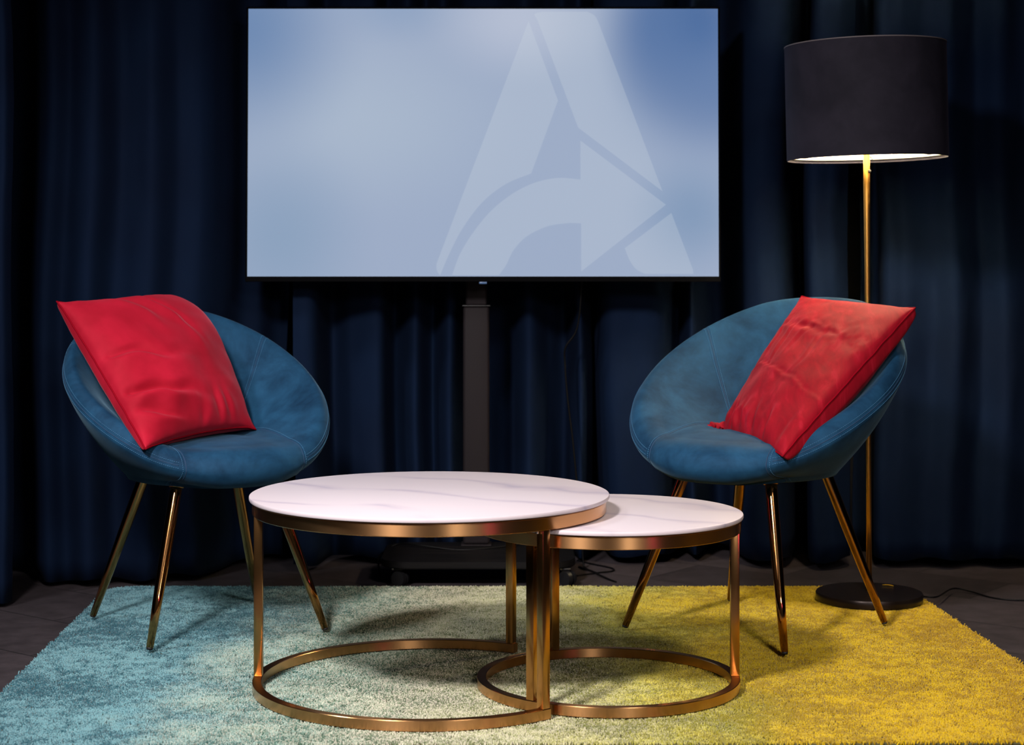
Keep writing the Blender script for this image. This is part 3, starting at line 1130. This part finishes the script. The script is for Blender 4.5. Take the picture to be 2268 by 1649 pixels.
cable('straight black cable on the floor behind the rug edge',
      [fl(1282, 1255), fl(1310, 1266) + Vector((0, 0, 0.003)), fl(1330, 1276) + Vector((0, 0, 0.003)), fl(1350, 1283), fl(1364, 1288)], 0.003)

# ------------------------------------------------------------------ floor lamp
LY = 4.97
LX = xat(1925, LY)
lamp = thing('floor_lamp', 'tall floor lamp with black velvet drum shade and brass pole', 'lamp', (LX, LY, RUG))
lathe('base', [(0, 0.0), (0.143, 0.0), (0.1465, 0.003), (0.1475, 0.010), (0.1475, 0.021), (0.1455, 0.024), (0.02, 0.027), (0, 0.027)], M_base, lamp, 96)
ptop = Vector((-0.008, 0, 1.47))
pole = tube('pole', [Vector((0, 0, 0.026)), Vector((-0.002, 0, 0.4)), Vector((-0.0055, 0, 0.95)), Vector((-0.0068, 0, 1.16)), ptop], [0.0080, 0.0074, 0.0074, 0.0092, 0.0092], M_pole, lamp, 32)
pc = at(1926, 379, LY - 0.011) - Vector((LX, LY, RUG))
bm = bmesh.new()
bmesh.ops.create_uvsphere(bm, u_segments=16, v_segments=10, radius=0.005, matrix=Matrix.Translation(pc) @ Matrix.Diagonal((0.9, 0.8, 1.1, 1)))
obj_bm('switch', bm, M_rubber, pole, label='small dark switch knob')
SR = 0.222
zs0 = H - (352 - HY) * LY / F - RUG
zs1 = H - (101 - HY) * LY / F - RUG
shade = lathe('shade', [(SR - .0022, zs0), (SR, zs0), (SR, zs0 + .002), (SR, zs1 - .002), (SR, zs1), (SR - .0022, zs1)], M_shade, lamp, 128)
shade.location = (0, 0, 0)
sp = Matrix.Translation((-0.005, 0, zs0)) @ Matrix.Rotation(math.radians(-1.3), 4, 'Y') @ Matrix.Translation((0, 0, -zs0))
shade.matrix_local = sp
lathe('liner', [(SR - .0023, zs0 + .015), (SR - .0035, zs0 + .015), (SR - .0035, zs1), (SR - .0023, zs1)], M_liner, shade, 128, label='white inner lining')
lathe('trim_edge', [(SR - .003, zs1), (SR + .0012, zs1 - .001), (SR + .0012, zs1 + .002), (SR - .003, zs1 + .002)], simple('shade_trim', srgb(90, 84, 86), 0.7), shade, 128, closed=True)
wr_ = SR - 0.006
tube('wire_ring', [Vector((wr_ * math.cos(2 * PI * i / 96), wr_ * math.sin(2 * PI * i / 96), zs0 + 0.0105)) for i in range(97)], 0.0022, M_wire, shade, 8)
for a in (math.radians(75), math.radians(195), math.radians(-45)):
    tube('spoke', [Vector((0.012 * math.cos(a), 0.012 * math.sin(a), zs0 + 0.018)), Vector((wr_ * math.cos(a), wr_ * math.sin(a), zs0 + 0.0105))], 0.0016, M_wire, shade, 8)
bm = bmesh.new()
zbulb = zs0 + 0.155
bmesh.ops.create_uvsphere(bm, u_segments=24, v_segments=16, radius=0.038, matrix=Matrix.Translation((-0.008, 0, zbulb + 0.005)) @ Matrix.Diagonal((1, 1, 1.15, 1)))
bulb = obj_bm('bulb', bm, M_bulb, lamp, label='glowing round bulb')
tube('socket', [Vector((-0.008, 0, zbulb - 0.075)), Vector((-0.008, 0, zbulb - 0.04))], 0.016, M_wire, lamp, 16)

cable('thin black cord running from the floor lamp base to the right',
      [Vector((LX + 0.148, LY + 0.01, RUG + 0.010)), Vector((LX + 0.19, LY + 0.005, 0.024)), fl(2110, 1312) + Vector((0, 0, 0.012)), fl(2150, 1312) + Vector((0, 0, 0.004)),
       fl(2190, 1321), fl(2230, 1327), fl(2290, 1329), fl(2360, 1326)], 0.0024)
# wisp of yellow pile on the lamp base
o = tube('rug_fibre', [Vector((LX + 0.055, LY + 0.085, RUG + 0.0275)), Vector((LX + 0.07, LY + 0.08, RUG + 0.0285)), Vector((LX + 0.083, LY + 0.072, RUG + 0.027))], 0.0012,
         simple('yellow_fibre', srgb(205, 160, 20), 0.9), None, 6)
tag(o, 'loose wisp of yellow rug fibre on the lamp base', 'fluff')


# ------------------------------------------------------------------ light
def area(name, loc, target, size, power, colr, spread=180):
    ld = bpy.data.lights.new(name, 'AREA')
    ld.shape = 'DISK'
    ld.size = size
    ld.energy = power
    ld.color = colr
    ld.spread = math.radians(spread)
    o_ = bpy.data.objects.new(name, ld)
    col.objects.link(o_)
    o_.location = loc
    o_.rotation_euler = (Vector(target) - Vector(loc)).to_track_quat('-Z', 'Y').to_euler()
    return o_


area('ceiling_spot_key', (-1.2, 1.5, 2.6), (0.0, 4.1, 0.2), 0.42, 35, (1.0, 0.92, 0.92), 75)
area('ceiling_spot_right', (1.1, 1.8, 2.6), (0.3, 4.2, 0.2), 0.45, 9, (1.0, 0.90, 0.86), 80)
area('ceiling_spot_left', (-2.0, 3.6, 2.6), (-0.5, 4.4, 0.3), 0.40, 8, (0.95, 0.95, 1.0), 80)
area('added_fill', (1.35, -0.6, 2.2), (0.0, 4.2, 0.25), 0.6, 4.5, (1.0, 0.93, 0.90), 48)  # added soft fill behind the camera, placed for a highlight on the rim bands
area('accent_lamp', (2.1, 1.1, 1.0), (0.0, 4.0, 0.4), 0.35, 0.3, (1.0, 0.08, 0.40), 60)

w_ = bpy.data.worlds.new('room_world')
scene.world = w_
w_.use_nodes = True
bg = w_.node_tree.nodes['Background']
bg.inputs['Color'].default_value = (0.9, 0.92, 1.0, 1)
bg.inputs['Strength'].default_value = 0.02

# ------------------------------------------------------------------ camera
cd = bpy.data.cameras.new('camera')
cam = bpy.data.objects.new('camera', cd)
col.objects.link(cam)
cam.location = (0, 0, H)
cam.rotation_euler = (PI / 2, 0, 0)
cd.sensor_fit = 'HORIZONTAL'
cd.sensor_width = 36.0
cd.lens = F / 2268 * 36.0
cd.shift_y = -(824.5 - HY) / 2268
cd.clip_start = 0.05
cd.clip_end = 60
cd.dof.use_dof = True
cd.dof.focus_distance = 4.2
cd.dof.aperture_fstop = 5.0
scene.camera = cam

scene.view_settings.view_transform = 'Standard'
scene.view_settings.look = 'None'
scene.view_settings.gamma = 1.0
scene.view_settings.use_curve_mapping = False
scene.view_settings.exposure = 0.0
